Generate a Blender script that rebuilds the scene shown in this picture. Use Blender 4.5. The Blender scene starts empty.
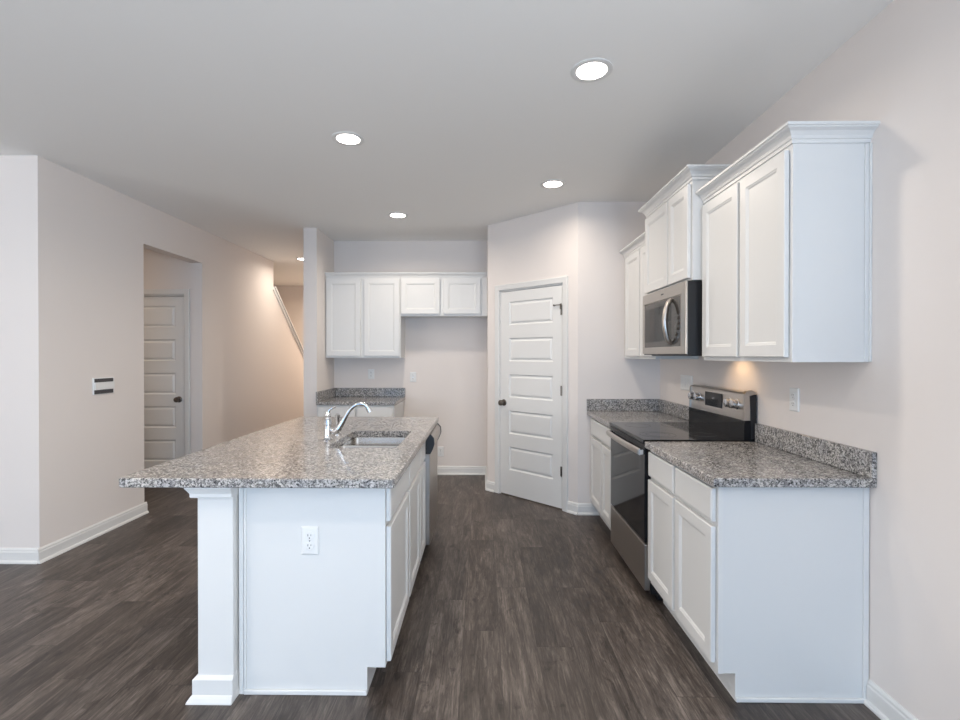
import bpy, bmesh, math, random
from mathutils import Vector, Matrix
random.seed(7)
S = bpy.context.scene
COL = S.collection
PI = math.pi

# ------------------------------------------------------------------ camera
cam_d = bpy.data.cameras.new('camera')
cam = bpy.data.objects.new('camera', cam_d); COL.objects.link(cam)
cam.location = (0, 0, 1.40)
cam.rotation_euler = (PI / 2 - 0.0054, 0, 0.0126)
cam_d.sensor_width = 36
cam_d.lens = 487.87 * 36 / 960
cam_d.shift_x = 0.0039
cam_d.shift_y = -0.0022
cam_d.clip_start = 0.05
S.camera = cam

# ------------------------------------------------------------------ world, daylight, exposure
w = bpy.data.worlds.new('world'); S.world = w; w.use_nodes = True
w.node_tree.nodes['Background'].inputs[0].default_value = (0.62, 0.78, 1.0, 1)
w.node_tree.nodes['Background'].inputs[1].default_value = 0.6
S.view_settings.view_transform = 'Standard'
S.view_settings.look = 'None'
S.view_settings.gamma = 1
S.view_settings.exposure = 0.06
S.view_settings.use_curve_mapping = False

def area(name, loc, rot, sx, sy, power, color):
    d = bpy.data.lights.new(name, 'AREA'); d.shape = 'RECTANGLE'
    d.size = sx; d.size_y = sy; d.energy = power; d.color = color
    o = bpy.data.objects.new(name, d); COL.objects.link(o)
    o.location = loc; o.rotation_euler = rot
    return o
# daylight entering by the glazed openings of the rear and left outer walls, behind the camera
DAY = (0.22, 0.56, 1.0)
SOFT = (0.88, 0.94, 1.0)
area('daylight_rear_left', (-1.9, -3.95, 1.05), (PI / 2 - .50, 0, 0), 2.6, 1.9, 50, DAY)
area('daylight_rear_right', (0.45, -3.95, 1.10), (PI / 2 - .50, 0, 0), 1.6, 1.5, 50, DAY)
area('daylight_side', (-6.35, -1.2, 1.35), (PI / 2 + .75, 0, -PI / 2), 2.4, 1.7, 140, (1.0, .97, .94))
area('fill_right', (1.50, -1.7, 1.45), (PI / 2 + .65, 0, PI / 2), 2.8, 1.9, 265, SOFT)  # unseen fill added at the solid right wall to brighten left wall and ceiling
WARM = (1.0, 0.88, 0.75)
CAN_W = 6.0

# ------------------------------------------------------------------ materials
def mat(name, color, rough=0.5, metal=0.0, bump=0.0, bscale=200, coat=0.0, spec=0.5, mottled=0.0):
    m = bpy.data.materials.new(name); m.use_nodes = True
    nt = m.node_tree; b = nt.nodes['Principled BSDF']
    b.inputs['Base Color'].default_value = (*color, 1)
    b.inputs['Roughness'].default_value = rough
    b.inputs['Metallic'].default_value = metal
    b.inputs['Specular IOR Level'].default_value = spec
    if coat: b.inputs['Coat Weight'].default_value = coat; b.inputs['Coat Roughness'].default_value = 0.03
    g = nt.nodes.new('ShaderNodeNewGeometry')
    n = nt.nodes.new('ShaderNodeTexNoise'); n.inputs['Scale'].default_value = bscale
    n.inputs['Detail'].default_value = 3
    nt.links.new(g.outputs['Position'], n.inputs['Vector'])
    if bump:
        bp = nt.nodes.new('ShaderNodeBump'); bp.inputs['Strength'].default_value = bump
        bp.inputs['Distance'].default_value = 0.001
        nt.links.new(n.outputs['Fac'], bp.inputs['Height']); nt.links.new(bp.outputs[0], b.inputs['Normal'])
    r = nt.nodes.new('ShaderNodeMapRange')
    r.inputs['To Min'].default_value = max(0, rough - 0.03 - mottled); r.inputs['To Max'].default_value = rough + 0.03 + mottled
    nt.links.new(n.outputs['Fac'], r.inputs['Value']); nt.links.new(r.outputs[0], b.inputs['Roughness'])
    return m

def emis(name, color, k):
    m = bpy.data.materials.new(name); m.use_nodes = True
    b = m.node_tree.nodes['Principled BSDF']
    b.inputs['Base Color'].default_value = (*color, 1)
    b.inputs['Emission Color'].default_value = (*color, 1)
    b.inputs['Emission Strength'].default_value = k
    return m

M = {}
M['wall'] = mat('wall_paint', (0.79, 0.735, 0.70), 0.75, bump=0.25, bscale=260)
M['ceiling'] = mat('ceiling_paint', (0.90, 0.89, 0.87), 0.9, bump=0.3, bscale=160)
M['trim'] = mat('trim_paint', (0.75, 0.745, 0.73), 0.35)
M['cab'] = mat('cabinet_paint', (0.735, 0.735, 0.725), 0.33)
M['door'] = mat('door_paint', (0.78, 0.775, 0.76), 0.42, bump=0.15, bscale=120)
M['dark'] = mat('black_plastic', (0.012, 0.012, 0.014), 0.35)
M['gap'] = mat('dark_interior', (0.03, 0.03, 0.03), 0.8)
M['glass'] = mat('black_glass', (0.008, 0.008, 0.009), 0.07, spec=0.28)
M['oven_glass'] = mat('oven_glass', (0.010, 0.010, 0.012), 0.06, spec=0.30)
M['mw_glass'] = mat('microwave_glass', (0.050, 0.044, 0.040), 0.12, spec=0.5)
M['chrome'] = mat('chrome', (0.72, 0.73, 0.75), 0.10, 1.0)
M['knob'] = mat('knob_metal', (0.80, 0.82, 0.86), 0.24, 1.0)
M['nickel'] = mat('satin_nickel', (0.20, 0.18, 0.16), 0.28, 1.0)
M['plate'] = mat('white_plastic', (0.80, 0.80, 0.79), 0.3)
M['ring'] = mat('printed_ring', (0.12, 0.12, 0.12), 0.2)
M['ink'] = mat('dark_ink', (0.06, 0.06, 0.065), 0.5)
M['lens'] = emis('lamp_lens', (1.0, 0.94, 0.86), 14.0)
M['mwlens'] = emis('cooktop_lamp_lens', (1.0, 0.72, 0.42), 5.0)
M['subfloor'] = mat('threshold', (0.12, 0.09, 0.07), 0.6)

def brushed(name, color, rough, axis):
    m = bpy.data.materials.new(name); m.use_nodes = True
    nt = m.node_tree; b = nt.nodes['Principled BSDF']
    b.inputs['Base Color'].default_value = (*color, 1); b.inputs['Metallic'].default_value = 1.0
    g = nt.nodes.new('ShaderNodeNewGeometry'); mp = nt.nodes.new('ShaderNodeMapping')
    sc = [900, 900, 900]; sc[axis] = 12
    mp.inputs['Scale'].default_value = sc
    n = nt.nodes.new('ShaderNodeTexNoise'); n.inputs['Scale'].default_value = 1.0; n.inputs['Detail'].default_value = 2
    r = nt.nodes.new('ShaderNodeMapRange'); r.inputs['To Min'].default_value = rough - .06; r.inputs['To Max'].default_value = rough + .08
    nt.links.new(g.outputs['Position'], mp.inputs['Vector']); nt.links.new(mp.outputs[0], n.inputs['Vector'])
    nt.links.new(n.outputs['Fac'], r.inputs['Value']); nt.links.new(r.outputs[0], b.inputs['Roughness'])
    return m
M['steel'] = brushed('brushed_steel', (0.50, 0.465, 0.43), 0.30, 1)
M['sink'] = brushed('sink_steel', (0.48, 0.465, 0.45), 0.24, 0)

def granite():
    m = bpy.data.materials.new('granite'); m.use_nodes = True
    nt = m.node_tree; b = nt.nodes['Principled BSDF']; L = nt.links.new
    g = nt.nodes.new('ShaderNodeNewGeometry')
    nz = nt.nodes.new('ShaderNodeTexNoise'); nz.inputs['Scale'].default_value = 60; nz.inputs['Detail'].default_value = 2
    L(g.outputs['Position'], nz.inputs['Vector'])
    sub = nt.nodes.new('ShaderNodeVectorMath'); sub.operation = 'SCALE'; sub.inputs['Scale'].default_value = 0.012
    L(nz.outputs['Color'], sub.inputs[0])
    add = nt.nodes.new('ShaderNodeVectorMath'); add.operation = 'ADD'
    L(g.outputs['Position'], add.inputs[0]); L(sub.outputs[0], add.inputs[1])
    def vor(scale):
        v = nt.nodes.new('ShaderNodeTexVoronoi'); v.inputs['Scale'].default_value = scale
        L(add.outputs[0], v.inputs['Vector'])
        s = nt.nodes.new('ShaderNodeSeparateColor'); L(v.outputs['Color'], s.inputs[0])
        return s.outputs[0]
    def ramp(src, stops, mode='CONSTANT'):
        r = nt.nodes.new('ShaderNodeValToRGB'); r.color_ramp.interpolation = mode
        e = r.color_ramp.elements
        while len(e) < len(stops): e.new(0.5)
        for i, (p, c) in enumerate(stops): e[i].position = p; e[i].color = (*c, 1)
        L(src, r.inputs[0]); return r.outputs[0]
    a = ramp(vor(138), [(0, (.022, .023, .026)), (.20, (.12, .118, .12)), (.40, (.30, .29, .28)), (.62, (.52, .50, .48)), (.82, (.70, .68, .66))])
    c = ramp(vor(310), [(0, (.02, .02, .024)), (.22, (.17, .165, .16)), (.45, (.40, .385, .37)), (.75, (.66, .64, .62))])
    mx = nt.nodes.new('ShaderNodeMix'); mx.data_type = 'RGBA'; mx.inputs[0].default_value = 0.42
    L(a, mx.inputs[6]); L(c, mx.inputs[7])
    n2 = nt.nodes.new('ShaderNodeTexNoise'); n2.inputs['Scale'].default_value = 14; n2.inputs['Detail'].default_value = 4
    L(g.outputs['Position'], n2.inputs['Vector'])
    t = ramp(n2.outputs['Fac'], [(0.35, (.86, .86, .88)), (.65, (1.0, .98, .95))], 'LINEAR')
    mul = nt.nodes.new('ShaderNodeMix'); mul.data_type = 'RGBA'; mul.blend_type = 'MULTIPLY'; mul.inputs[0].default_value = 1
    L(mx.outputs[2], mul.inputs[6]); L(t, mul.inputs[7])
    L(mul.outputs[2], b.inputs['Base Color'])
    b.inputs['Roughness'].default_value = 0.13
    return m
M['granite'] = granite()

def planks():
    m = bpy.data.materials.new('vinyl_planks'); m.use_nodes = True
    nt = m.node_tree; b = nt.nodes['Principled BSDF']; L = nt.links.new
    def math_(op, a, c=None, **k):
        n = nt.nodes.new('ShaderNodeMath'); n.operation = op
        for i, v in enumerate((a, c)):
            if v is None: continue
            if isinstance(v, (int, float)): n.inputs[i].default_value = v
            else: L(v, n.inputs[i])
        return n.outputs[0]
    g = nt.nodes.new('ShaderNodeNewGeometry'); sp = nt.nodes.new('ShaderNodeSeparateXYZ'); L(g.outputs['Position'], sp.inputs[0])
    W, LEN = 0.178, 1.22
    rx = math_('DIVIDE', math_('ADD', sp.outputs[0], 20.03), W)
    row = math_('FLOOR', rx); fx = math_('FRACT', rx)
    wn = nt.nodes.new('ShaderNodeTexWhiteNoise'); wn.noise_dimensions = '1D'; L(row, wn.inputs['W'])
    ry = math_('ADD', math_('DIVIDE', math_('ADD', sp.outputs[1], 20), LEN), math_('MULTIPLY', wn.outputs['Value'], 5))
    col = math_('FLOOR', ry); fy = math_('FRACT', ry)
    cb = nt.nodes.new('ShaderNodeCombineXYZ'); L(row, cb.inputs[0]); L(col, cb.inputs[1])
    w2 = nt.nodes.new('ShaderNodeTexWhiteNoise'); w2.noise_dimensions = '2D'; L(cb.outputs[0], w2.inputs['Vector'])
    # grain, shifted per plank
    sh = nt.nodes.new('ShaderNodeCombineXYZ'); L(sp.outputs[0], sh.inputs[0]); L(sp.outputs[1], sh.inputs[1])
    L(math_('MULTIPLY', w2.outputs['Value'], 37), sh.inputs[2])
    def grain(sx, sy, det, dist):
        mp = nt.nodes.new('ShaderNodeMapping'); mp.inputs['Scale'].default_value = (sx, sy, 1); L(sh.outputs[0], mp.inputs['Vector'])
        n = nt.nodes.new('ShaderNodeTexNoise'); n.inputs['Scale'].default_value = 1; n.inputs['Detail'].default_value = det
        n.inputs['Roughness'].default_value = .65; n.inputs['Distortion'].default_value = dist
        L(mp.outputs[0], n.inputs['Vector']); return n.outputs['Fac']
    g1 = grain(26, 2.6, 6, 2.6); g2 = grain(170, 9, 4, .8); g3 = grain(8, 1.5, 3, 1.6)
    ring = math_('SINE', math_('MULTIPLY', g1, 46))
    blot = grain(15, 7, 4, .6)
    v = math_('ADD', math_('ADD', math_('MULTIPLY', g1, .42), math_('MULTIPLY', g2, .30)), math_('MULTIPLY', g3, .44))
    v = math_('ADD', v, math_('MULTIPLY', ring, .022))
    v = math_('ADD', v, math_('MULTIPLY', math_('SUBTRACT', w2.outputs['Value'], .5), .10))
    dk = nt.nodes.new('ShaderNodeMapRange'); dk.inputs['From Min'].default_value = .60; dk.inputs['From Max'].default_value = .74
    dk.inputs['To Min'].default_value = 0; dk.inputs['To Max'].default_value = .16; L(blot, dk.inputs['Value'])
    v = math_('SUBTRACT', v, dk.outputs[0])
    r = nt.nodes.new('ShaderNodeValToRGB'); e = r.color_ramp.elements
    stops = [(.42, (.024, .018, .015)), (.54, (.056, .0435, .0365)), (.64, (.105, .085, .073)), (.76, (.205, .172, .150))]
    while len(e) < 4: e.new(.5)
    for i, (p, c) in enumerate(stops): e[i].position = p; e[i].color = (*c, 1)
    L(v, r.inputs[0])
    ex = math_('MINIMUM', fx, math_('SUBTRACT', 1, fx)); ey = math_('MINIMUM', fy, math_('SUBTRACT', 1, fy))
    gap = math_('MAXIMUM', math_('LESS_THAN', ex, .011), math_('LESS_THAN', ey, .0016))
    mx = nt.nodes.new('ShaderNodeMix'); mx.data_type = 'RGBA'; L(math_('MULTIPLY', gap, .45), mx.inputs[0]); L(r.outputs[0], mx.inputs[6])
    mx.inputs[7].default_value = (.018, .014, .012, 1)
    L(mx.outputs[2], b.inputs['Base Color'])
    rr = nt.nodes.new('ShaderNodeMapRange'); rr.inputs['To Min'].default_value = .34; rr.inputs['To Max'].default_value = .50; L(g1, rr.inputs['Value'])
    L(rr.outputs[0], b.inputs['Roughness'])
    bp = nt.nodes.new('ShaderNodeBump'); bp.inputs['Strength'].default_value = .25; bp.inputs['Distance'].default_value = .002
    L(math_('SUBTRACT', g2, gap), bp.inputs['Height']); L(bp.outputs[0], b.inputs['Normal'])
    return m
M['floor'] = planks()

# ------------------------------------------------------------------ mesh helpers
def new(): return bmesh.new()

def box(bm, x0, x1, y0, y1, z0, z1, bev=0.0, seg=2):
    r = bmesh.ops.create_cube(bm, size=1)
    vs = r['verts']
    for v in vs:
        v.co = Vector((x0 if v.co.x < 0 else x1, y0 if v.co.y < 0 else y1, z0 if v.co.z < 0 else z1))
    if bev:
        es = list({e for v in vs for e in v.link_edges})
        bmesh.ops.bevel(bm, geom=es, offset=bev, segments=seg, affect='EDGES', profile=.5)
    return bm

def loops(bm, ls, cap0=False, cap1=False):
    V = [[bm.verts.new(p) for p in l] for l in ls]
    n = len(V[0])
    for a, b in zip(V, V[1:]):
        for i in range(n):
            j = (i + 1) % n
            bm.faces.new((a[i], a[j], b[j], b[i]))
    if cap0: bm.faces.new(list(reversed(V[0])))
    if cap1: bm.faces.new(V[-1])

def rr(x0, x1, y0, y1, r, z, seg=5):
    P = []
    for cx, cy, a0 in ((x1 - r, y1 - r, 0), (x0 + r, y1 - r, 90), (x0 + r, y0 + r, 180), (x1 - r, y0 + r, 270)):
        for k in range(seg + 1):
            a = math.radians(a0 + 90 * k / seg)
            P.append(Vector((cx + r * math.cos(a), cy + r * math.sin(a), z)))
    return P

def rings(bm, o, u, v, n, wd, ht, prof, cap=True, back=False):
    """nested rectangles on the face (o,u,v), prof = [(inset, height along n)]"""
    o, u, v, n = map(Vector, (o, u, v, n))
    ls = []
    for s, d in prof:
        ls.append([o + u * s + v * s + n * d, o + u * (wd - s) + v * s + n * d,
                   o + u * (wd - s) + v * (ht - s) + n * d, o + u * s + v * (ht - s) + n * d])
    loops(bm, ls, cap0=back, cap1=cap)

SHAKER = [(0, 0), (0, .016), (.003, .019), (.052, .019), (.055, .0165), (.060, .0155), (.066, .011)]
SLAB = [(0, 0), (0, .014), (.006, .0185), (.010, .019)]

def prism(bm, pts, axis, a0, a1):
    """extrude a closed 2-D outline along an axis (0=x, 1=y, 2=z); the outline gives the other two in order"""
    def mk(p, a):
        c = list(p); c.insert(axis, a); return Vector(c)
    loops(bm, [[mk(p, a0) for p in pts], [mk(p, a1) for p in pts]], True, True)

def cyl(bm, c, axis, r, length, seg=24, r2=None):
    """cylinder from c along axis"""
    a = Vector(axis).normalized()
    t = Vector((0, 0, 1)) if abs(a.z) < .9 else Vector((1, 0, 0))
    e1 = a.cross(t).normalized(); e2 = a.cross(e1)
    r2 = r if r2 is None else r2
    c = Vector(c)
    ls = []
    for d, q in ((0, r), (length, r2)):
        ls.append([c + a * d + (e1 * math.cos(2 * PI * k / seg) + e2 * math.sin(2 * PI * k / seg)) * q for k in range(seg)])
    loops(bm, ls, True, True)

def lathe(bm, c, axis, prof, seg=28, cap0=True, cap1=True):
    a = Vector(axis).normalized()
    t = Vector((0, 0, 1)) if abs(a.z) < .9 else Vector((1, 0, 0))
    e1 = a.cross(t).normalized(); e2 = a.cross(e1); c = Vector(c)
    loops(bm, [[c + a * d + (e1 * math.cos(2 * PI * k / seg) + e2 * math.sin(2 * PI * k / seg)) * q for k in range(seg)] for q, d in prof], cap0, cap1)

def smooth_path(P, R, n=8):
    P = [Vector(p) for p in P]; out = []; rad = []
    for i in range(len(P) - 1):
        p0 = P[max(i - 1, 0)]; p1 = P[i]; p2 = P[i + 1]; p3 = P[min(i + 2, len(P) - 1)]
        for k in range(n):
            t = k / n
            out.append(.5 * ((2 * p1) + (p2 - p0) * t + (2 * p0 - 5 * p1 + 4 * p2 - p3) * t * t + (3 * p1 - p0 - 3 * p2 + p3) * t ** 3))
            rad.append(R[i] * (1 - t) + R[i + 1] * t)
    out.append(P[-1]); rad.append(R[-1])
    return out, rad

def tube(bm, P, R, seg=14, n=8, sx=1.0):
    P, R = smooth_path(P, R, n)
    up = None; ls = []
    for i, p in enumerate(P):
        d = (P[min(i + 1, len(P) - 1)] - P[max(i - 1, 0)]).normalized()
        if up is None:
            up = d.cross(Vector((0, 1, 0)) if abs(d.y) < .9 else Vector((1, 0, 0))).normalized()
        up = (up - d * up.dot(d)).normalized(); s = d.cross(up)
        ls.append([p + (up * math.cos(2 * PI * k / seg) + s * math.sin(2 * PI * k / seg) * sx) * R[i] for k in range(seg)])
    loops(bm, ls, True, True)

def wpos(o):
    p = Vector(o.location)
    while o.parent: o = o.parent; p += Vector(o.location)
    return p

def obj(name, bm, m, parent=None, local=False, smooth=False):
    bmesh.ops.recalc_face_normals(bm, faces=bm.faces)
    if parent is not None and not local:
        bmesh.ops.translate(bm, verts=bm.verts, vec=-wpos(parent))
    me = bpy.data.meshes.new(name); bm.to_mesh(me); bm.free()
    me.materials.append(m)
    if smooth:
        for f in me.polygons: f.use_smooth = True
        try: me.set_sharp_from_angle(angle=math.radians(35))
        except Exception: pass
    o = bpy.data.objects.new(name, me); COL.objects.link(o)
    if parent is not None: o.parent = parent
    return o

def thing(name, label, cat, loc, rotz=0, group=None):
    o = bpy.data.objects.new(name, None); COL.objects.link(o)
    o.empty_display_size = .1
    o.location = loc; o.rotation_euler = (0, 0, rotz)
    o['label'] = label; o['category'] = cat
    if group: o['group'] = group
    return o

def tag(o, label, cat, group=None):
    o['label'] = label; o['category'] = cat
    if group: o['group'] = group
    return o

def struct(name, bm=None, m=None, loc=None, rotz=0, label=None):
    if bm is None:
        o = bpy.data.objects.new(name, None); COL.objects.link(o); o.location = loc; o.rotation_euler = (0, 0, rotz)
    else: o = obj(name, bm, m)
    o['kind'] = 'structure'
    if label: o['label'] = label; 
    return o

def dup(root, loc, rotz, label, group=None):
    r = root.copy(); COL.objects.link(r); r.location = loc; r.rotation_euler = (0, 0, rotz)
    r['label'] = label
    if group: r['group'] = group
    for ch in list(root.children):
        c = ch.copy(); COL.objects.link(c); c.parent = r
        for gch in list(ch.children):
            d = gch.copy(); COL.objects.link(d); d.parent = c
    return r

# ------------------------------------------------------------------ main dimensions
XR, XL, H = 1.557, -2.99, 2.743
YB = 5.72                      # back wall
PA, PB = Vector((0.0555, 5.067, 0)), Vector((0.8382, 4.2957, 0))   # the diagonal pantry wall
T = .12

# ------------------------------------------------------------------ setting
b = new(); box(b, -6.6, XR + T, -4.2, 9.6, -.1, 0)
struct('floor', b, M['floor'], label='dark brown grey wood-look plank floor')
b = new(); box(b, -6.6, XR + T, -4.2, 9.6, H, H + .1)
struct('ceiling', b, M['ceiling'], label='flat off-white ceiling with recessed lights')
b = new(); box(b, XR, XR + T, -4.2, 4.42, 0, H)
struct('wall_right', b, M['wall'], label='pale greige wall behind the range')
# left wall with the cased-less opening, the stair opening and the sloped knee wall
b = new()
box(b, XL - T, XL, 3.25 + T, 4.272, 0, H)
box(b, XL - T, XL, 4.272, 5.17, 2.385, H)
box(b, XL - T, XL, 5.17, 6.95, 0, H)
prism(b, [(6.95, 0), (9.5, 0), (9.5, .28), (6.95, 2.37)], 0, XL - T, XL)
struct('wall_left', b, M['wall'], label='greige left wall with square opening to the hall')
b = new(); box(b, -6.6, XL, 3.25, 3.25 + T, 0, H)
struct('wall_left_front', b, M['wall'], label='pale wall at far left facing the camera')
# walls round the stairs
b = new(); box(b, -4.12, -4.0, 5.32, 9.5, 0, H)
struct('wall_stair', b, M['wall'])
b = new(); box(b, -4.25, -1.7, 9.4, 9.52, 0, H)
struct('wall_far', b, M['wall'])
# hall behind the opening: wall with the door, near wall
b = new()
box(b, -6.6, -3.99, 5.19, 5.31, 0, H)
box(b, -3.18, XL - T, 5.19, 5.31, 0, H)
box(b, -3.99, -3.18, 5.19, 5.31, 2.055, H)
struct('wall_hall', b, M['wall'], label='hall wall holding the panelled door')
b = new(); box(b, -6.6, XL - T, 4.10, 4.22, 0, H)
struct('wall_hall_front', b, M['wall'])
# pillar wall left of the back cabinets
b = new(); box(b, -1.885, -1.745, 5.12, 9.4, 0, H)
struct('wall_pillar', b, M['wall'], label='narrow wall end left of the back cabinets')
b = new(); box(b, -1.745, PA.x, YB, YB + T, 0, H)
struct('wall_back', b, M['wall'], label='back wall behind the refrigerator space')
# pantry: side wall, diagonal wall (with door hole), front wall
b = new(); box(b, PA.x, PA.x + .1, PA.y + .02, YB + T, 0, H)
struct('wall_pantry_side', b, M['wall'])
D = (PB - PA).normalized(); NN = Vector((-D.y, D.x, 0)); NN = NN if NN.y < 0 else -NN   # towards the kitchen
DL = (PB - PA).length; ROTD = math.atan2(D.y, D.x)
U0, U1, HL = .170, .942, 2.05
def dpt(u, d, z): return PA + D * u + NN * d + Vector((0, 0, z))
def dbox(bm, u0, u1, d0, d1, z0, z1):
    ls = [[dpt(u0, d0, z0), dpt(u1, d0, z0), dpt(u1, d0, z1), dpt(u0, d0, z1)],
          [dpt(u0, d1, z0), dpt(u1, d1, z0), dpt(u1, d1, z1), dpt(u0, d1, z1)]]
    loops(bm, ls, True, True)
b = new()
dbox(b, 0, U0, -.10, 0, 0, H); dbox(b, U1, DL, -.10, 0, 0, H); dbox(b, U0, U1, -.10, 0, HL, H)
struct('wall_pantry_diagonal', b, M['wall'], label='diagonal wall holding the white pantry door')
b = new(); box(b, PB.x, XR, PB.y, PB.y + .1, 0, H)
struct('wall_pantry_front', b, M['wall'])
b = new(); box(b, .4, 1.5, 5.5, 5.6, 0, H)
struct('wall_pantry_inner', b, M['wall'])
# rear walls behind the camera, with the openings the daylight comes by
b = new()
box(b, -6.6, -3.6, -4.2, -4.08, 0, H); box(b, -.8, -.4, -4.2, -4.08, 0, H); box(b, 1.3, XR + T, -4.2, -4.08, 0, H)
box(b, -3.6, -.8, -4.2, -4.08, 2.2, H); box(b, -.4, 1.3, -4.2, -4.08, 2.2, H); box(b, -.4, 1.3, -4.2, -4.08, 0, .35)
struct('wall_rear', b, M['wall'])
b = new()
box(b, -6.6, -6.48, -4.2, -2.5, 0, H); box(b, -6.6, -6.48, .1, 5.3, 0, H)
box(b, -6.6, -6.48, -2.5, .1, 2.2, H); box(b, -6.6, -6.48, -2.5, .1, 0, .5)
struct('wall_outer_left', b, M['wall'])

# baseboards: profile swept along a run; n points into the room
def baseboard(name, p0, p1, n, h=.099, e0=0, e1=0):
    p0, p1, n = Vector((*p0, 0)), Vector((*p1, 0)), Vector((*n, 0)).normalized()
    d = (p1 - p0).normalized(); p0 = p0 - d * e0; p1 = p1 + d * e1
    prof = [(0, 0), (.026, 0), (.026, .008), (.022, .016), (.014, .020), (.014, h * .74), (.011, h * .80), (.011, h * .9), (.005, h), (0, h)]
    bm = new()
    loops(bm, [[q + n * a + Vector((0, 0, z)) for a, z in prof] for q in (p0, p1)], True, True)
    return struct(name, bm, M['trim'])
baseboard('baseboard_left', (XL, 3.25), (XL, 4.272), (1, 0), e0=.02, e1=.02)
baseboard('baseboard_left_return', (XL, 4.272), (XL - T, 4.272), (0, 1))
baseboard('baseboard_left_far', (XL, 5.17), (XL, 9.4), (1, 0))
baseboard('baseboard_left_front', (-6.48, 3.25), (XL, 3.25), (0, -1), e1=.0)
baseboard('baseboard_right', (XR, -4.08), (XR, 1.972), (-1, 0))
baseboard('baseboard_back', (-.83, YB), (PA.x, YB), (0, -1))
baseboard('baseboard_pantry_side', (PA.x, PA.y + .02), (PA.x, YB), (-1, 0))
baseboard('baseboard_pantry_left', (PA.x, PA.y), tuple(dpt(U0 - .058, 0, 0))[:2], tuple(NN)[:2], e0=.01)
baseboard('baseboard_pantry_right', tuple(dpt(U1 + .058, 0, 0))[:2], (PB.x, PB.y), tuple(NN)[:2], e1=.01)
baseboard('baseboard_pantry_front', (PB.x, PB.y), (1.02, PB.y), (0, -1))
baseboard('baseboard_hall', (-4.6, 5.19), (-4.05, 5.19), (0, -1))
baseboard('baseboard_pillar', (-1.885, 5.12), (-1.745, 5.12), (0, -1), e0=.01)
baseboard('baseboard_pillar_side', (-1.885, 9.4), (-1.885, 5.12), (-1, 0))

# sloped cap on the knee wall of the stairs
b = new()
P0, P1 = Vector((6.95, 2.37)), Vector((9.4, .36))
sd = (P1 - P0).normalized(); sn = Vector((-sd.y, sd.x)) if -sd.y > 0 else Vector((sd.y, -sd.x))
sn = Vector((-sd.y, sd.x)); sn = sn if sn.y > 0 else -sn
q = [P0, P1, P1 + sn * .022, P0 + sn * .022]
prism(b, [(p.x, p.y) for p in q], 0, XL - T - .03, XL + .03)
q = [P0 - sn * .045, P1 - sn * .045, P1, P0]
prism(b, [(p.x, p.y) for p in q], 0, XL, XL + .014)
struct('trim_1', b, M['trim'], label='white sloping cap on the stair knee wall')

# ------------------------------------------------------------------ panelled doors (local frame: x along, y into the wall, z up; faces -y)
def panel_leaf(wd, ht, tops, ph, ml, mr, pre=''):
    bm = new()
    y = .0
    def quad(x0, x1, z0, z1):
        vs = [bm.verts.new(p) for p in ((x0, y, z0), (x1, y, z0), (x1, y, z1), (x0, y, z1))]; bm.faces.new(vs)
    zs = [0]
    for t in sorted(tops): zs += [t - ph, t]
    zs.append(ht)
    quad(0, ml, 0, ht); quad(wd - mr, wd, 0, ht)
    for i in range(0, len(zs), 2): quad(ml, wd - mr, zs[i], zs[i + 1])
    for t in tops:
        rings(bm, (ml, y, t - ph), (1, 0, 0), (0, 0, 1), (0, -1, 0), wd - ml - mr, ph,
              [(0, 0), (.003, -.005), (.012, -.013), (.018, -.013), (.034, -.003), (.040, -.0025)])
    # edges and back
    ls = [[Vector(p) for p in ((0, y, 0), (wd, y, 0), (wd, y, ht), (0, y, ht))], [Vector(p) for p in ((0, .035, 0), (wd, .035, 0), (wd, .035, ht), (0, .035, ht))]]
    loops(bm, ls, False, True)
    return bm
def knob_bm(x, z, s=1):
    bm = new(); lathe(bm, (x, 0, z), (0, -1, 0), [(.032, 0), (.033, .004), (.026, .009), (.012, .012), (.011, .030), (.018, .034), (.027, .042), (.029, .052), (.025, .062), (.012, .067)]); return bm
def casing_bm(wd, ht, cw=.057):
    bm = new()
    prof = [(0, 0), (0, .009), (.006, .014), (.030, .016), (cw - .006, .018), (cw, .014), (cw, 0)]
    # three mitred runs round the opening: offset a outward, height b towards the room
    path = [(Vector((0, 0, 0)), Vector((-1, 0, 0))), (Vector((0, 0, ht)), Vector((-1, 0, 1))), (Vector((wd, 0, ht)), Vector((1, 0, 1))), (Vector((wd, 0, 0)), Vector((1, 0, 0)))]
    loops(bm, [[p + o * a + Vector((0, -h, 0)) for a, h in prof] for p, o in path], True, True)
    return bm
tops = [.479 + .3605 * k for k in range(5)]
def make_door(name, loc, rotz, label, wd, hinge_right, knob_x, setback):
    dr = struct(name, loc=loc, rotz=rotz, label=label)
    g = .005
    obj('casing', casing_bm(wd, HL), M['trim'], dr, local=True)
    bm = new(); box(bm, -.004, .012, .004, .10, 0, HL); box(bm, wd - .012, wd + .004, .004, .10, 0, HL); box(bm, -.004, wd + .004, .004, .10, HL - .012, HL + .003)
    obj('jamb', bm, M['trim'], dr, local=True)
    bm = panel_leaf(wd - .030, 2.022, [t for t in tops], .232, .105, .100)
    bmesh.ops.translate(bm, verts=bm.verts, vec=(.015, setback, .011))
    lf = obj('leaf', bm, M['door'], dr, local=True)
    bm = knob_bm(knob_x, .925); bmesh.ops.translate(bm, verts=bm.verts, vec=(0, setback, 0))
    obj('knob', bm, M['nickel'], lf, local=True, smooth=True)
    return dr, lf
d1, leaf1 = make_door('door_1', tuple(PA + D * U0), ROTD, 'white five-panel pantry door in the diagonal wall', U1 - U0, True, .055, .004)
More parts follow.
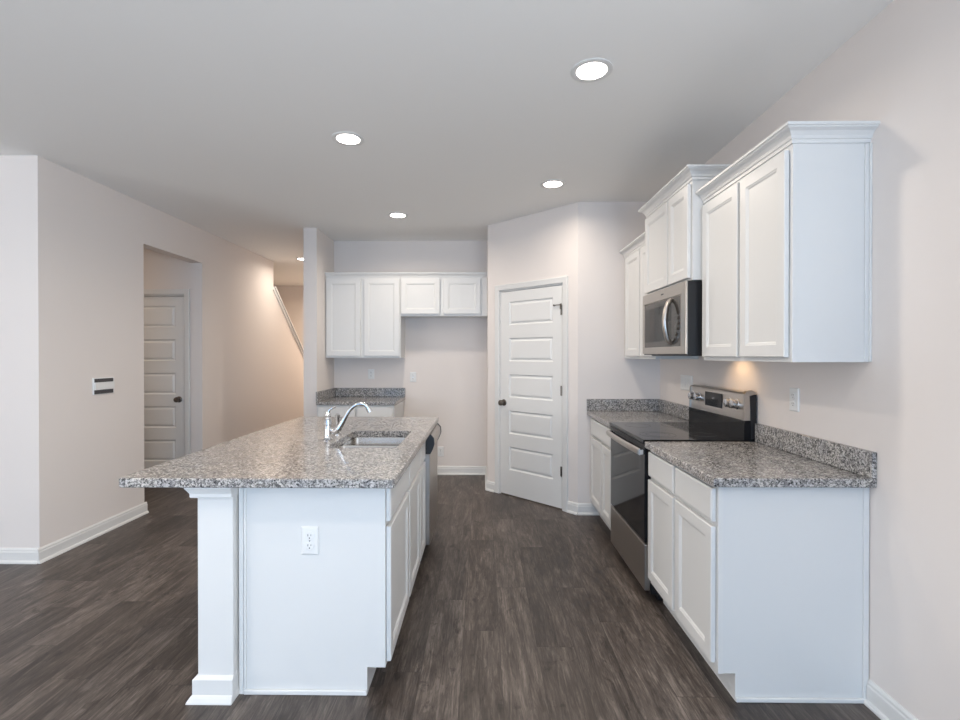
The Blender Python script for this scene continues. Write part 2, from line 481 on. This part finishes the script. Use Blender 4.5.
for z in (.348, 1.079, 1.808):
    b = new(); cyl(b, (U1 - U0 - .014, -.004, z - .045), (0, 0, 1), .007, .09, 12); box(b, U1 - U0 - .03, U1 - U0 - .014, .001, .004, z - .044, z + .044)
    obj('hinge', b, M['nickel'], d1, local=True)
b = new(); box(b, U1 - U0 - .10, U1 - U0 - .012, -.014, -.008, 1.852, 1.860); cyl(b, (U1 - U0 - .098, -.010, 1.856), (0, 1, 0), .008, .018, 12); box(b, U1 - U0 - .024, U1 - U0 - .012, -.016, -.004, 1.815, 1.866)
obj('hinge_stop', b, M['nickel'], d1, local=True)
b = new(); box(b, .012, U1 - U0 - .012, .010, .08, 0, .008)
obj('threshold', b, M['subfloor'], d1, local=True)
d2, leaf2 = make_door('door_2', (-3.978, 5.19, 0), 0, 'closed five-panel door seen through the hall opening', .790, True, .790 - .075, .02)

# ------------------------------------------------------------------ cabinets
CAB = M['cab']
def front_x(bm, xf, y0, y1, z0, z1, prof, s):
    """a door or drawer front lying on the plane x=xf, facing s along x"""
    if s < 0: rings(bm, (xf, y0, z0), (0, 1, 0), (0, 0, 1), (-1, 0, 0), y1 - y0, z1 - z0, prof, back=True)  # placed on the -x side
    else: rings(bm, (xf, y0, z0), (0, 1, 0), (0, 0, 1), (1, 0, 0), y1 - y0, z1 - z0, prof, back=True)
def front_y(bm, yf, x0, x1, z0, z1, prof):
    rings(bm, (x0, yf, z0), (1, 0, 0), (0, 0, 1), (0, -1, 0), x1 - x0, z1 - z0, prof, back=True)
def sweep(bm, path, outs, prof):
    loops(bm, [[Vector((p[0], p[1], 0)) + Vector((o[0], o[1], 0)) * a + Vector((0, 0, z)) for a, z in prof] for p, o in zip(path, outs)], True, True)
def crown_prof(zb, k=.05, h=.066):
    return [(0, zb), (.006, zb), (.006, zb + h * .22), (.011, zb + h * .25), (.015, zb + h * .42), (.026, zb + h * .62), (k - .008, zb + h * .74), (k - .006, zb + h * .80), (k, zb + h * .84), (k, zb + h), (0, zb + h)]

def base_body(t, xf, xw, y0, y1, toe=.07, toe_h=.113, panel_end=None):
    """base cabinet fronting -x at xf, wall side xw; side outline with toe notch"""
    b = new()
    s = 1 if xw > xf else -1
    prof = [(xf, toe_h), (xf + s * toe, toe_h), (xf + s * toe, 0), (xw, 0), (xw, .876), (xf, .876)]
    prism(b, [(p[0], p[1]) for p in prof], 1, y0, y1)
    return obj('carcass', b, CAB, t)

# near base cabinet on the right
XF = .953
t = thing('base_cabinet', 'white base cabinet with two drawers and two doors nearest the camera, right wall', 'cabinet', (1.25, 2.37, 0))
base_body(t, XF, XR - .003, 1.98, 2.766)
b = new(); box(b, XF - .0, XF + .020, 1.9775, 1.98, .113, .876); box(b, XR - .025, XR - .003, 1.974, 1.98, .0, .876, .002); box(b, XF + .07, XR - .02, 1.970, 1.98, 0, .018, .004)
obj('edge_moulding', b, M['trim'], t)
for y0, y1 in ((1.995, 2.372), (2.398, 2.755)):
    b = new(); front_x(b, XF - .003, y0, y1, .148, .702, SHAKER, -1); obj('door', b, CAB, t)
    b = new(); front_x(b, XF - .003, y0, y1, .723, .857, SLAB, -1); obj('drawer_front', b, CAB, t)
# far base cabinet
t = thing('base_cabinet', 'white base cabinet with one wide drawer, between range and pantry corner', 'cabinet', (1.25, 3.9, 0))
base_body(t, XF, XR - .003, 3.536, 4.290)
for y0, y1 in ((3.552, 3.822), (3.842, 4.215)):
    b = new(); front_x(b, XF - .003, y0, y1, .148, .702, SHAKER, -1); obj('door', b, CAB, t)
b = new(); front_x(b, XF - .003, 3.552, 4.215, .723, .857, SLAB, -1); obj('drawer_front', b, CAB, t)

# wall cabinets on the right
def wall_cab(label, xf, y0, y1, z0, z1, doors, dz, crown_path, crown_out, loc, crown_h=.066, scribe=False, zc=None):
    t = thing('wall_cabinet', label, 'cabinet', loc)
    b = new(); box(b, xf, XR, y0, y1, z0, z1); 
    obj('carcass', b, CAB, t)
    for a, c in doors:
        b = new(); front_x(b, xf - .003, a, c, dz[0], dz[1], SHAKER, -1); obj('door', b, CAB, t)
    b = new(); sweep(b, crown_path, crown_out, crown_prof(z1 - .022 if zc is None else zc, h=crown_h)); obj('crown_moulding', b, CAB, t)
    return t
t = wall_cab('tall white two-door wall cabinet nearest the camera, right of the microwave', 1.248, 1.984, 2.764, 1.372, 2.262,
         ((2.000, 2.345), (2.368, 2.742)), (1.392, 2.232),
         [(XR, 1.984), (1.248, 1.984), (1.248, 2.766)], [(0, -1), (-1, -1), (-1, 0)], (1.40, 2.37, 1.372), zc=2.252)
b = new(); box(b, 1.248, 1.268, 1.981, 1.984, 1.372, 2.25); box(b, XR - .022, XR, 1.978, 1.984, 1.374, 2.25, .002); box(b, XR - .008, XR, 1.970, 1.978, 1.374, 2.25, .002)
obj('edge_moulding', b, CAB, t)
t = wall_cab('short raised white wall cabinet with two doors above the microwave', 1.185, 2.770, 3.530, 1.826, 2.395,
         ((2.786, 3.075), (3.092, 3.512)), (1.840, 2.372),
         [(XR, 2.770), (1.185, 2.770), (1.185, 3.530), (XR, 3.530)], [(0, -1), (-1, -1), (-1, 1), (0, 1)], (1.36, 3.15, 1.826), crown_h=.068, zc=2.388)
wall_cab('white two-door wall cabinet between microwave and pantry corner', 1.248, 3.536, 4.292, 1.372, 2.262,
         ((3.552, 3.815), (3.838, 4.215)), (1.392, 2.232),
         [(1.248, 3.536), (1.248, 4.294)], [(-1, 0), (-1, 0)], (1.40, 3.9, 1.372), zc=2.245)

# back wall cabinets
YF = YB - .315
def wall_cab_y(label, x0, x1, z0, z1, doors, dz, loc, filler=None):
    t = thing('wall_cabinet', label, 'cabinet', loc)
    b = new(); box(b, x0, x1, YF, YB, z0, z1); obj('carcass', b, CAB, t)
    for a, c in doors:
        b = new(); front_y(b, YF - .003, a, c, dz[0], dz[1], SHAKER); obj('door', b, CAB, t)
    b = new(); sweep(b, [(x0, YF), (x1, YF)], [(0, -1), (0, -1)], crown_prof(z1 - .02, .035, .05)); obj('crown_moulding', b, CAB, t)
    return t
wall_cab_y('tall white two-door wall cabinet beside the pillar on back wall', -1.742, -.908, 1.372, 2.285,
           ((-1.728, -1.350), (-1.312, -.920)), (1.392, 2.245), (-1.32, YF + .15, 1.372))
wall_cab_y('short white two-door wall cabinet above the refrigerator space', -.906, PA.x - .002, 1.834, 2.285,
           ((-.900, -.470), (-.430, -.020)), (1.856, 2.245), (-.43, YF + .15, 1.834))
# back base cabinet
YF2 = YB - .61
t = thing('base_cabinet', 'small white base cabinet against back wall beside the pillar', 'cabinet', (-1.29, 5.4, 0))
b = new(); prism(b, [(YF2, .113), (YF2 + .07, .113), (YF2 + .07, 0), (YB - .003, 0), (YB - .003, .876), (YF2, .876)], 0, -1.742, -.925)
obj('carcass', b, CAB, t)
for x0, x1 in ((-1.728, -1.332), (-1.316, -.938)):
    b = new(); front_y(b, YF2 - .003, x0, x1, .148, .702, SHAKER); obj('door', b, CAB, t)
    b = new(); front_y(b, YF2 - .003, x0, x1, .723, .857, SLAB); obj('drawer_front', b, CAB, t)

# ------------------------------------------------------------------ countertops
def counter(label, x0, x1, y0, y1, splashes, loc):
    t = thing('countertop', label, 'countertop', loc)
    b = new(); z0, z1 = .8765, .913
    loops(b, [rr(x0 + .004, x1 - .0, y0 + .004, y1, .004, z0), rr(x0, x1, y0, y1, .004, z0 + .004), rr(x0, x1, y0, y1, .004, z1 - .004), rr(x0 + .004, x1, y0 + .004, y1, .004, z1)], True, True)
    obj('slab', b, M['granite'], t)
    for s in splashes:
        b = new(); box(b, *s, .914, 1.017, .0015, 1); obj('backsplash', b, M['granite'], t)
    return t
counter('speckled granite countertop nearest the camera on right wall, with backsplash', .916, XR, 1.940, 2.766, [(XR - .022, XR - .001, 1.940, 2.766)], (1.24, 2.35, .876))
counter('granite countertop in the corner beyond the range', .916, XR, 3.536, 4.293, [(XR - .022, XR - .001, 3.536, 4.270), (.916, XR - .001, 4.271, 4.2945)], (1.24, 3.9, .876))
counter('small granite countertop on the back wall beside the pillar', -1.743, -.908, YF2 - .03, YB, [(-1.721, -.905, YB - .022, YB - .001), (-1.743, -1.722, YF2 - .03, YB - .001)], (-1.29, 5.4, .876))

# ------------------------------------------------------------------ island
IX = -.400   # frame front (faces +x)
t = thing('base_cabinet', 'white island end cabinet facing camera, with side panel and outlet', 'cabinet', (-.69, 2.27, 0))
b = new(); prism(b, [(IX, .113), (IX - .075, .113), (IX - .075, 0), (-.985, 0), (-.985, .876), (IX, .876)], 1, 2.0, 2.528)
obj('carcass', b, CAB, t)
b = new(); box(b, -.985, IX - .075, 1.990, 2.0, 0, .020, .004); box(b, -.985, -.974, 1.994, 2.0, .02, .876, .002)
obj('edge_moulding', b, M['trim'], t)
b = new(); front_x(b, IX + .002, 2.014, 2.520, .130, .690, SHAKER, 1); obj('door', b, CAB, t)
b = new(); front_x(b, IX + .002, 2.014, 2.520, .712, .862, SLAB, 1); obj('drawer_front', b, CAB, t)
t = thing('sink_cabinet', 'white island sink cabinet with two doors beside the dishwasher', 'cabinet', (-.69, 2.9, 0))
b = new()
prism(b, [(IX, .113), (IX - .075, .113), (IX - .075, 0), (-.985, 0), (-.985, .64), (IX, .64)], 1, 2.530, 3.262)
box(b, IX - .02, IX, 2.530, 3.262, .64, .876); box(b, -.985, -.960, 2.530, 3.262, .64, .876)
obj('carcass', b, CAB, t)
for y0, y1 in ((2.548, 2.965), (2.988, 3.250)):
    b = new(); front_x(b, IX + .002, y0, y1, .130, .690, SHAKER, 1); obj('door', b, CAB, t)
    b = new(); front_x(b, IX + .002, y0, y1, .712, .862, SLAB, 1); obj('drawer_front', b, CAB, t)
# back panel of the island below the overhang
b = new(); box(b, -1.004, -.987, 1.996, 3.83, 0, .876); box(b, -1.012, -1.005, 2.20, 3.83, 0, .09, .003)
tag(obj('island_back_panel', b, M['trim']), 'long white panel closing the seating side of the island', 'panel')
# post
t = thing('island_post', 'square white post with moulded cap and base under island counter corner', 'post', (-1.085, 2.03, 0))
b = new(); box(b, -1.157, -1.012, 1.963, 2.105, 0, .876, .002, 1); obj('shaft', b, M['trim'], t)
def sqring(prof, x0=-1.157, x1=-1.012, y0=1.963, y1=2.105):
    bm = new()
    loops(bm, [[Vector((x0 - a, y0 - a, z)), Vector((x1 + a * .20 + .0006, y0 - a, z)), Vector((x1 + a * .20 + .0006, y1 - .0006, z)), Vector((x0 - a, y1 - .0006, z))] for a, z in prof], True, True)
    return bm
obj('cap', sqring([(.001, .826), (.018, .826), (.020, .830), (.020, .842), (.024, .850), (.031, .862), (.034, .866), (.034, .8755)]), M['trim'], t)
obj('base', sqring([(.032, 0), (.031, .006), (.024, .018), (.018, .026), (.015, .028), (.015, .088), (.006, .096), (.0015, .100)]), M['trim'], t)

# island countertop with sink cutout
SX0, SX1, SY0, SY1 = -.822, -.452, 2.545, 3.118
t = thing('countertop', 'large speckled granite island countertop with sink cutout and seating overhang', 'countertop', (-.9, 2.87, .876))
b = new()
x0, x1, y0, y1 = -1.445, -.345, 1.906, 3.845
z0, z1 = .8765, .914
loops(b, [rr(SX0, SX1, SY0, SY1, .035, z0), rr(x0 + .004, x1 - .004, y0 + .004, y1 - .004, .014, z0), rr(x0, x1, y0, y1, .018, z0 + .004), rr(x0, x1, y0, y1, .018, z1 - .004),
          rr(x0 + .004, x1 - .004, y0 + .004, y1 - .004, .014, z1), rr(SX0, SX1, SY0, SY1, .035, z1), rr(SX0, SX1, SY0, SY1, .035, z0)])
bmesh.ops.remove_doubles(b, verts=b.verts, dist=.00005)
obj('slab', b, M['granite'], t)
# sink
t = thing('sink', 'stainless double-bowl undermount sink in island countertop', 'sink', (-.637, 2.83, .70))
for y0, y1, nm in ((SY0 - .008, 2.822, 0), (2.850, SY1 + .008, 1)):
    b = new(); X0, X1 = SX0 - .006, SX1 + .006
    zt = .8755
    loops(b, [rr(X0, X1, y0, y1, .03, zt), rr(X0 + .004, X1 - .004, y0 + .004, y1 - .004, .03, zt - .010), rr(X0 + .010, X1 - .010, y0 + .010, y1 - .010, .035, .715), rr(X0 + .025, X1 - .025, y0 + .025, y1 - .025, .035, .696),
              rr(X0 + .09, X1 - .09, y0 + .09, y1 - .09, .03, .692)], False, True)
    bo = obj('bowl', b, M['sink'], t, smooth=True)
    b = new(); lathe(b, ((SX0 + SX1) / 2, (y0 + y1) / 2, .6925), (0, 0, 1), [(.042, 0), (.044, .003), (.038, .004), (.030, .0015), (.006, .0012)]); obj('drain', b, M['chrome'], bo, smooth=True)
b = new(); loops(b, [[Vector((x, 2.818, .74)), Vector((x, 2.820, .862)), Vector((x, 2.826, .872)), Vector((x, 2.846, .872)), Vector((x, 2.852, .862)), Vector((x, 2.854, .74))] for x in (SX0 + .002, SX1 - .002)], True, True)
obj('divider', b, M['sink'], t)

# faucet
FX, FY = -.888, 2.79
t = thing('faucet', 'chrome kitchen faucet with arched spout and lever behind island sink', 'faucet', (FX, FY, .914))
b = new(); lathe(b, (FX, FY, .914), (0, 0, 1), [(.027, 0), (.028, .006), (.022, .012), (.019, .02), (.019, .085), (.023, .09), (.023, .115), (.017, .120), (.015, .13), (.019, .138), (.017, .150), (.008, .157)]); obj('body', b, M['chrome'], t, smooth=True)
b = new(); tube(b, [(FX, FY, .985), (FX + .035, FY, .962), (FX + .060, FY, .975), (FX + .095, FY, 1.035), (FX + .130, FY, 1.090), (FX + .172, FY, 1.119), (FX + .212, FY, 1.116), (FX + .236, FY, 1.092)], [.012, .016, .018, .013, .0115, .011, .011, .012]); obj('spout', b, M['chrome'], t, smooth=True)
b = new(); cyl(b, (FX + .232, FY, 1.098), (.55, 0, -1), .0145, .026, 18, .016); obj('nozzle', b, M['chrome'], t, smooth=True)
b = new(); tube(b, [(FX, FY, 1.062), (FX + .010, FY, 1.085), (FX + .028, FY, 1.098), (FX + .046, FY, 1.106)], [.010, .007, .006, .0075], 12); obj('lever', b, M['chrome'], t, smooth=True)
t = thing('side_sprayer', 'small chrome side sprayer standing beside the faucet', 'sprayer', (FX + .0, FY + .19, .914))
b = new(); lathe(b, (FX + .0, FY + .19, .914), (0, 0, 1), [(.024, 0), (.024, .006), (.018, .012), (.014, .025), (.014, .045)]); obj('holder', b, M['chrome'], t, smooth=True)
b = new(); lathe(b, (FX + .0, FY + .19, .955), (0, 0, 1), [(.011, 0), (.012, .03), (.013, .050), (.016, .062), (.017, .078), (.008, .088)]); obj('spray_head', b, M['chrome'], t, smooth=True)

# dishwasher
t = thing('dishwasher', 'stainless dishwasher with black top handle strip at far end of island', 'dishwasher', (-.68, 3.55, 0))
b = new(); box(b, -.96, IX, 3.268, 3.826, .10, .872); obj('cabinet_body', b, M['dark'], t)
b = new(); box(b, IX, -.352, 3.270, 3.824, .12, .735, .006); obj('door_panel', b, M['steel'], t)
b = new(); prism(b, [(IX, .738), (-.352, .738), (-.338, .765), (-.326, .80), (-.330, .840), (-.350, .862), (IX, .866)], 1, 3.2925, 3.8035); obj('handle_panel', b, M['steel'], t)
for ya, yb in ((3.268, 3.2915), (3.8045, 3.826)):
    b = new(); prism(b, [(IX, .736), (-.350, .736), (-.334, .765), (-.322, .80), (-.326, .842), (-.348, .866), (IX, .870)], 1, ya, yb); obj('handle_end_cap', b, M['dark'], t)
b = new(); box(b, -.45, -.435, 3.268, 3.826, 0, .10); obj('toe_plate', b, M['dark'], t)
b = new(); box(b, -.985, IX - .02, 3.828, 3.840, 0, .876); tag(obj('island_end_panel', b, CAB), 'white panel closing the island beyond the dishwasher', 'panel')

# ------------------------------------------------------------------ range
RY0, RY1 = 2.772, 3.515
t = thing('range', 'freestanding electric range with black glass top and stainless drawer', 'range', (1.22, 3.15, 0))
b = new(); box(b, .955, 1.545, RY0, RY1, .045, .898); box(b, 1.0, 1.5, RY0 + .02, RY1 - .02, .0, .045); obj('body', b, M['dark'], t)
b = new(); box(b, .921, .953, RY0 + .004, RY1 - .004, .335, .868, .004); od = obj('oven_door', b, M['oven_glass'], t)
b = new(); box(b, .918, .953, RY0 + .004, RY1 - .004, .868, .892, .003); obj('front_trim', b, M['dark'], t)
b = new(); box(b, .921, .953, RY0 + .003, RY1 - .003, .062, .325, .005); obj('storage_drawer', b, M['steel'], t)
# handle: a bowed flat bar
b = new()
N = 14; sec = []
for i in range(N + 1):
    f = i / N; y = RY0 + .02 + f * (RY1 - RY0 - .04)
    out = .917 - .024 * math.sin(PI * (.10 + .80 * f)) ** .5 - .004
    z = .848
    sec.append([Vector((out, y, z - .020)), Vector((out - .012, y, z - .014)), Vector((out - .016, y, z)), Vector((out - .012, y, z + .014)), Vector((out, y, z + .020)), Vector((out + .006, y, z))])
loops(b, sec, True, True)
hb = obj('handle', b, M['steel'], od, smooth=True)
for y in (RY0 + .035, RY1 - .035):
    b = new(); box(b, .893, .921, y - .016, y + .016, .832, .864, .004); obj('handle_mount', b, M['chrome'], od)
b = new(); box(b, .912, 1.480, RY0, RY1, .899, .921, .004); ck = obj('cooktop', b, M['glass'], t)
for x, y, r in ((1.06, 2.96, .105), (1.06, 3.34, .085), (1.33, 2.96, .075), (1.33, 3.34, .105), (1.06, 2.96, .07)):
    b = new(); lathe(b, (x, y, .9211), (0, 0, 1), [(r, 0), (r, .0003), (r - .002, .0003), (r - .002, 0)], 40, False, False); obj('burner_ring', b, M['ring'], ck)
# backguard
b = new(); prism(b, [(1.4800, .905), (1.545, .905), (1.545, 1.03), (1.4800, 1.03)], 1, RY0 + .002, RY1 - .002); obj('backguard_base', b, M['glass'], t)
b = new(); prism(b, [(1.4960, 1.03), (1.546, 1.03), (1.546, 1.172), (1.538, 1.184), (1.5230, 1.191), (1.5000, 1.186), (1.4900, 1.172), (1.4860, 1.03)], 1, RY0 + .030, RY1 - .012); cp = obj('control_panel', b, M['steel'], t, smooth=True)
b = new(); prism(b, [(1.4800, 1.018), (1.5180, 1.018), (1.510, 1.17), (1.545, 1.18), (1.545, 1.190), (1.5230, 1.202), (1.4960, 1.196), (1.4840, 1.180)], 1, RY0 + .004, RY0 + .030); obj('end_cap', b, M['steel'], t, smooth=True)
b = new(); prism(b, [(1.4800, 1.018), (1.546, 1.018), (1.546, 1.178), (1.5230, 1.192), (1.4940, 1.184), (1.4840, 1.172)], 1, RY1 - .012, RY1); obj('end_cap', b, M['steel'], t, smooth=True)
b = new(); prism(b, [(1.5180, .925), (1.547, .925), (1.547, 1.178), (1.512, 1.168)], 1, RY0 + .001, RY0 + .0295); obj('side_panel', b, M['dark'], t)
b = new(); box(b, 1.4835, 1.4880, 3.045, 3.270, 1.070, 1.160); obj('display', b, M['glass'], t)
b = new(); box(b, 1.4825, 1.4836, 3.14, 3.17, 1.118, 1.130); obj('clock_digits', b, M['ring'], t)
for y in (2.870, 2.945, 3.365, 3.450):
    b = new(); lathe(b, (1.4890, y, 1.115), (-1, 0, 0), [(.031, 0), (.031, .004), (.026, .006), (.0245, .032), (.020, .035)]); k = obj('knob', b, M['knob'], t, smooth=True)
    b = new(); box(b, 1.4540, 1.4600, y - .003, y + .003, 1.095, 1.135, .001, 1); obj('grip', b, M['dark'], k)

# ------------------------------------------------------------------ microwave
MX = 1.152
t = thing('microwave', 'stainless over-the-range microwave with curved handle and black side', 'microwave', (1.35, 3.15, 1.40))
b = new(); box(b, MX + .011, XR - .004, 2.778, 3.523, 1.402, 1.822); obj('body', b, M['dark'], t)
b = new(); 
# stainless front frame with window opening
rings(b, (MX + .010, 2.778, 1.408), (0, 1, 0), (0, 0, 1), (-1, 0, 0), .746, .415, [(0, 0), (0, .008), (.002, .010), (.046, .010)], cap=False, back=True)
bmesh.ops.recalc_face_normals(b, faces=b.faces)
obj('front_frame', b, M['steel'], t)
b = new(); box(b, MX - .001, MX + .010, 2.778 + .0455, 2.778 + .746 - .0455, 1.755, 1.408 + .415 - .0455); box(b, MX - .001, MX + .010, 2.823, 2.851, 1.452, 1.756); obj('vent_strip', b, M['steel'], t)
b = new(); box(b, MX + .0045, MX + .0095, 2.822, 3.480, 1.452, 1.750)
box(b, MX - .0005, MX + .009, 2.852, 3.480, 1.452, 1.748, .002); dw = obj('door', b, M['mw_glass'], t)
b = new(); box(b, MX - .0012, MX - .0004, 2.995, 3.455, 1.490, 1.715); obj('window', b, M['glass'], dw)
b = new(); tube(b, [(MX - .002, 2.985, 1.738), (MX - .025, 2.978, 1.715), (MX - .042, 2.972, 1.66), (MX - .048, 2.970, 1.605), (MX - .042, 2.972, 1.55), (MX - .025, 2.978, 1.492), (MX - .002, 2.985, 1.470)], [.011, .014, .016, .0165, .016, .014, .011], 14); obj('handle', b, M['steel'], dw, smooth=True)
b = new()
for r_ in range(5):
    for c_ in range(3): box(b, MX - .0012, MX - .0004, 2.862 + c_ * .027, 2.878 + c_ * .027, 1.50 + r_ * .032, 1.515 + r_ * .032)
obj('keypad', b, M['ring'], dw)
b = new(); box(b, MX - .0022, MX - .0009, 3.12, 3.16, 1.785, 1.793); obj('maker_mark', b, M['ink'], t)
b = new(); box(b, MX + .05, XR - .05, 2.82, 3.48, 1.396, 1.402); obj('grease_filter', b, M['dark'], t)
b = new(); box(b, 1.40, 1.46, 2.86, 2.97, 1.393, 1.396); obj('cooktop_lamp', b, M['mwlens'], t)
ld = bpy.data.lights.new('cooktop_light', 'SPOT'); ld.energy = 1.7; ld.color = (1.0, .66, .36); ld.spot_size = math.radians(125); ld.spot_blend = .7; ld.shadow_soft_size = .03
lo = bpy.data.objects.new('cooktop_light', ld); COL.objects.link(lo); lo.location = (1.40, 2.94, 1.385); lo.rotation_euler = (0, math.radians(-38), 0)

# ------------------------------------------------------------------ outlets and plates (local: centre at origin, plate in xz facing -y)
def make_outlet(label, loc, rotz, group='duplex wall outlets'):
    t = thing('wall_outlet', label, 'outlet', loc, rotz, group)
    b = new(); rings(b, (-.036, 0, -.058), (1, 0, 0), (0, 0, 1), (0, -1, 0), .072, .116, [(0, 0), (0, .003), (.004, .0065), (.008, .007)], back=True); obj('plate', b, M['plate'], t, local=True)
    for z in (-.0205, .0205):
        b = new(); lathe(b, (0, -.0068, z), (0, -1, 0), [(.0172, 0), (.0172, .0022), (.016, .003)], 24); r_ = obj('receptacle', b, M['plate'], t, local=True)
        b = new(); box(b, -.0075, -.0052, -.0102, -.0095, z - .001, z + .008); box(b, .0050, .0070, -.0102, -.0095, z - .0, z + .007); cyl(b, (0, -.0095, z - .008), (0, -1, 0), .0026, .0007, 10); obj('slots', b, M['ink'], r_, local=True)
    b = new(); cyl(b, (0, -.0068, 0), (0, -1, 0), .003, .001, 10); obj('screw', b, M['chrome'], t, local=True)
    return t
o0 = make_outlet('white double outlet on the island end panel', (-.710, 1.9998, .637), 0)
dup(o0, (-1.307, YB - .0005, 1.178), 0, 'white outlet on back wall above the small granite counter')
dup(o0, (-.813, YB - .0005, 1.144), 0, 'white outlet at counter height on back wall in the refrigerator space')
dup(o0, (-.490, YB - .0005, .27), 0, 'white outlet low on back wall just above the baseboard')
dup(o0, (XR - .0005, 2.449, 1.179), -PI / 2, 'white outlet on right wall between range and cabinet end')
t = thing('switch_plate', 'wide white switch plate on right wall beyond the range', 'switch', (XR - .0005, 3.735, 1.190), -PI / 2)
b = new(); rings(b, (-.105, 0, -.058), (1, 0, 0), (0, 0, 1), (0, -1, 0), .210, .116, [(0, 0), (0, .003), (.004, .0065), (.008, .007)], back=True); obj('plate', b, M['plate'], t, local=True)
for x in (-.069, -.023, .023, .069):
    b = new(); box(b, x - .0165, x + .0165, -.010, -.0065, -.033, .033, .001, 1); obj('rocker', b, M['plate'], t, local=True)
# control plate on the left wall
t = thing('wall_thermostat', 'small white control plate with dark bands on left wall', 'thermostat', (XL + .0005, 3.807, 1.160), PI / 2)
b = new(); rings(b, (-.105, 0, -.064), (1, 0, 0), (0, 0, 1), (0, -1, 0), .210, .128, [(0, 0), (0, .008), (.003, .011)], back=True); obj('plate', b, M['plate'], t, local=True)
b = new(); box(b, -.100, .090, -.0125, -.0105, .030, .058); obj('upper_band', b, M['ink'], t, local=True)
b = new(); box(b, -.102, .090, -.0125, -.0105, -.060, -.030); obj('lower_band', b, M['ink'], t, local=True)
b = new(); box(b, -.096, .098, -.018, -.0105, -.028, .029, .002, 1); obj('cover', b, M['plate'], t, local=True)

# ------------------------------------------------------------------ recessed ceiling lights
def make_can(label, x, y, group='recessed ceiling lights'):
    t = thing('ceiling_light', label, 'light', (x, y, H), 0, group)
    b = new(); lathe(b, (0, 0, 0), (0, 0, -1), [(.098, 0), (.097, .004), (.090, .0065), (.072, .005), (.070, .002)], 40, False, False); obj('trim_ring', b, M['trim'], t, local=True, smooth=True)
    b = new(); lathe(b, (0, 0, -.001), (0, 0, -1), [(.0715, 0), (.0715, .002), (.060, .0035)], 40); obj('lens', b, M['lens'], t, local=True)
    return t
cans = [(0.515, 2.314, 'recessed ceiling light nearest the camera, largest in view'),
        (-.832, 3.022, 'recessed ceiling light above the near half of the island'),
        (.552, 3.839, 'recessed ceiling light in front of the pantry door'),
        (-.810, 4.673, 'recessed ceiling light nearest the back wall cabinets'),
        (-2.50, 6.78, 'recessed light in the passage, half hidden by the pillar')]
c0 = make_can(cans[0][2], *cans[0][:2])
for x, y, l in cans[1:]: dup(c0, (x, y, H), 0, l)
HALLC = (1.0, .80, .62)
for x, y, p, c in [(cans[0][0], cans[0][1], 7.5, WARM), (cans[1][0], cans[1][1], 11.0, WARM), (cans[2][0], cans[2][1], 6.5, WARM), (cans[3][0], cans[3][1], 10.0, WARM), (cans[4][0], cans[4][1], 7.5, WARM),
                (-.83, .9, 11.0, WARM), (-2.3, 1.2, 10.0, WARM), (-4.6, 4.7, 7.0, HALLC), (-2.42, 8.7, 30.0, HALLC)]:  # hall and stair passage entries: unseen lamps without fixtures, added to brighten those spaces
    d = bpy.data.lights.new('can_and_fill_light', 'AREA'); d.shape = 'DISK'; d.size = .13; d.energy = p; d.color = c; d.spread = math.radians(160)
    o = bpy.data.objects.new('can_and_fill_light', d); COL.objects.link(o); o.location = (x, y, H - .006)
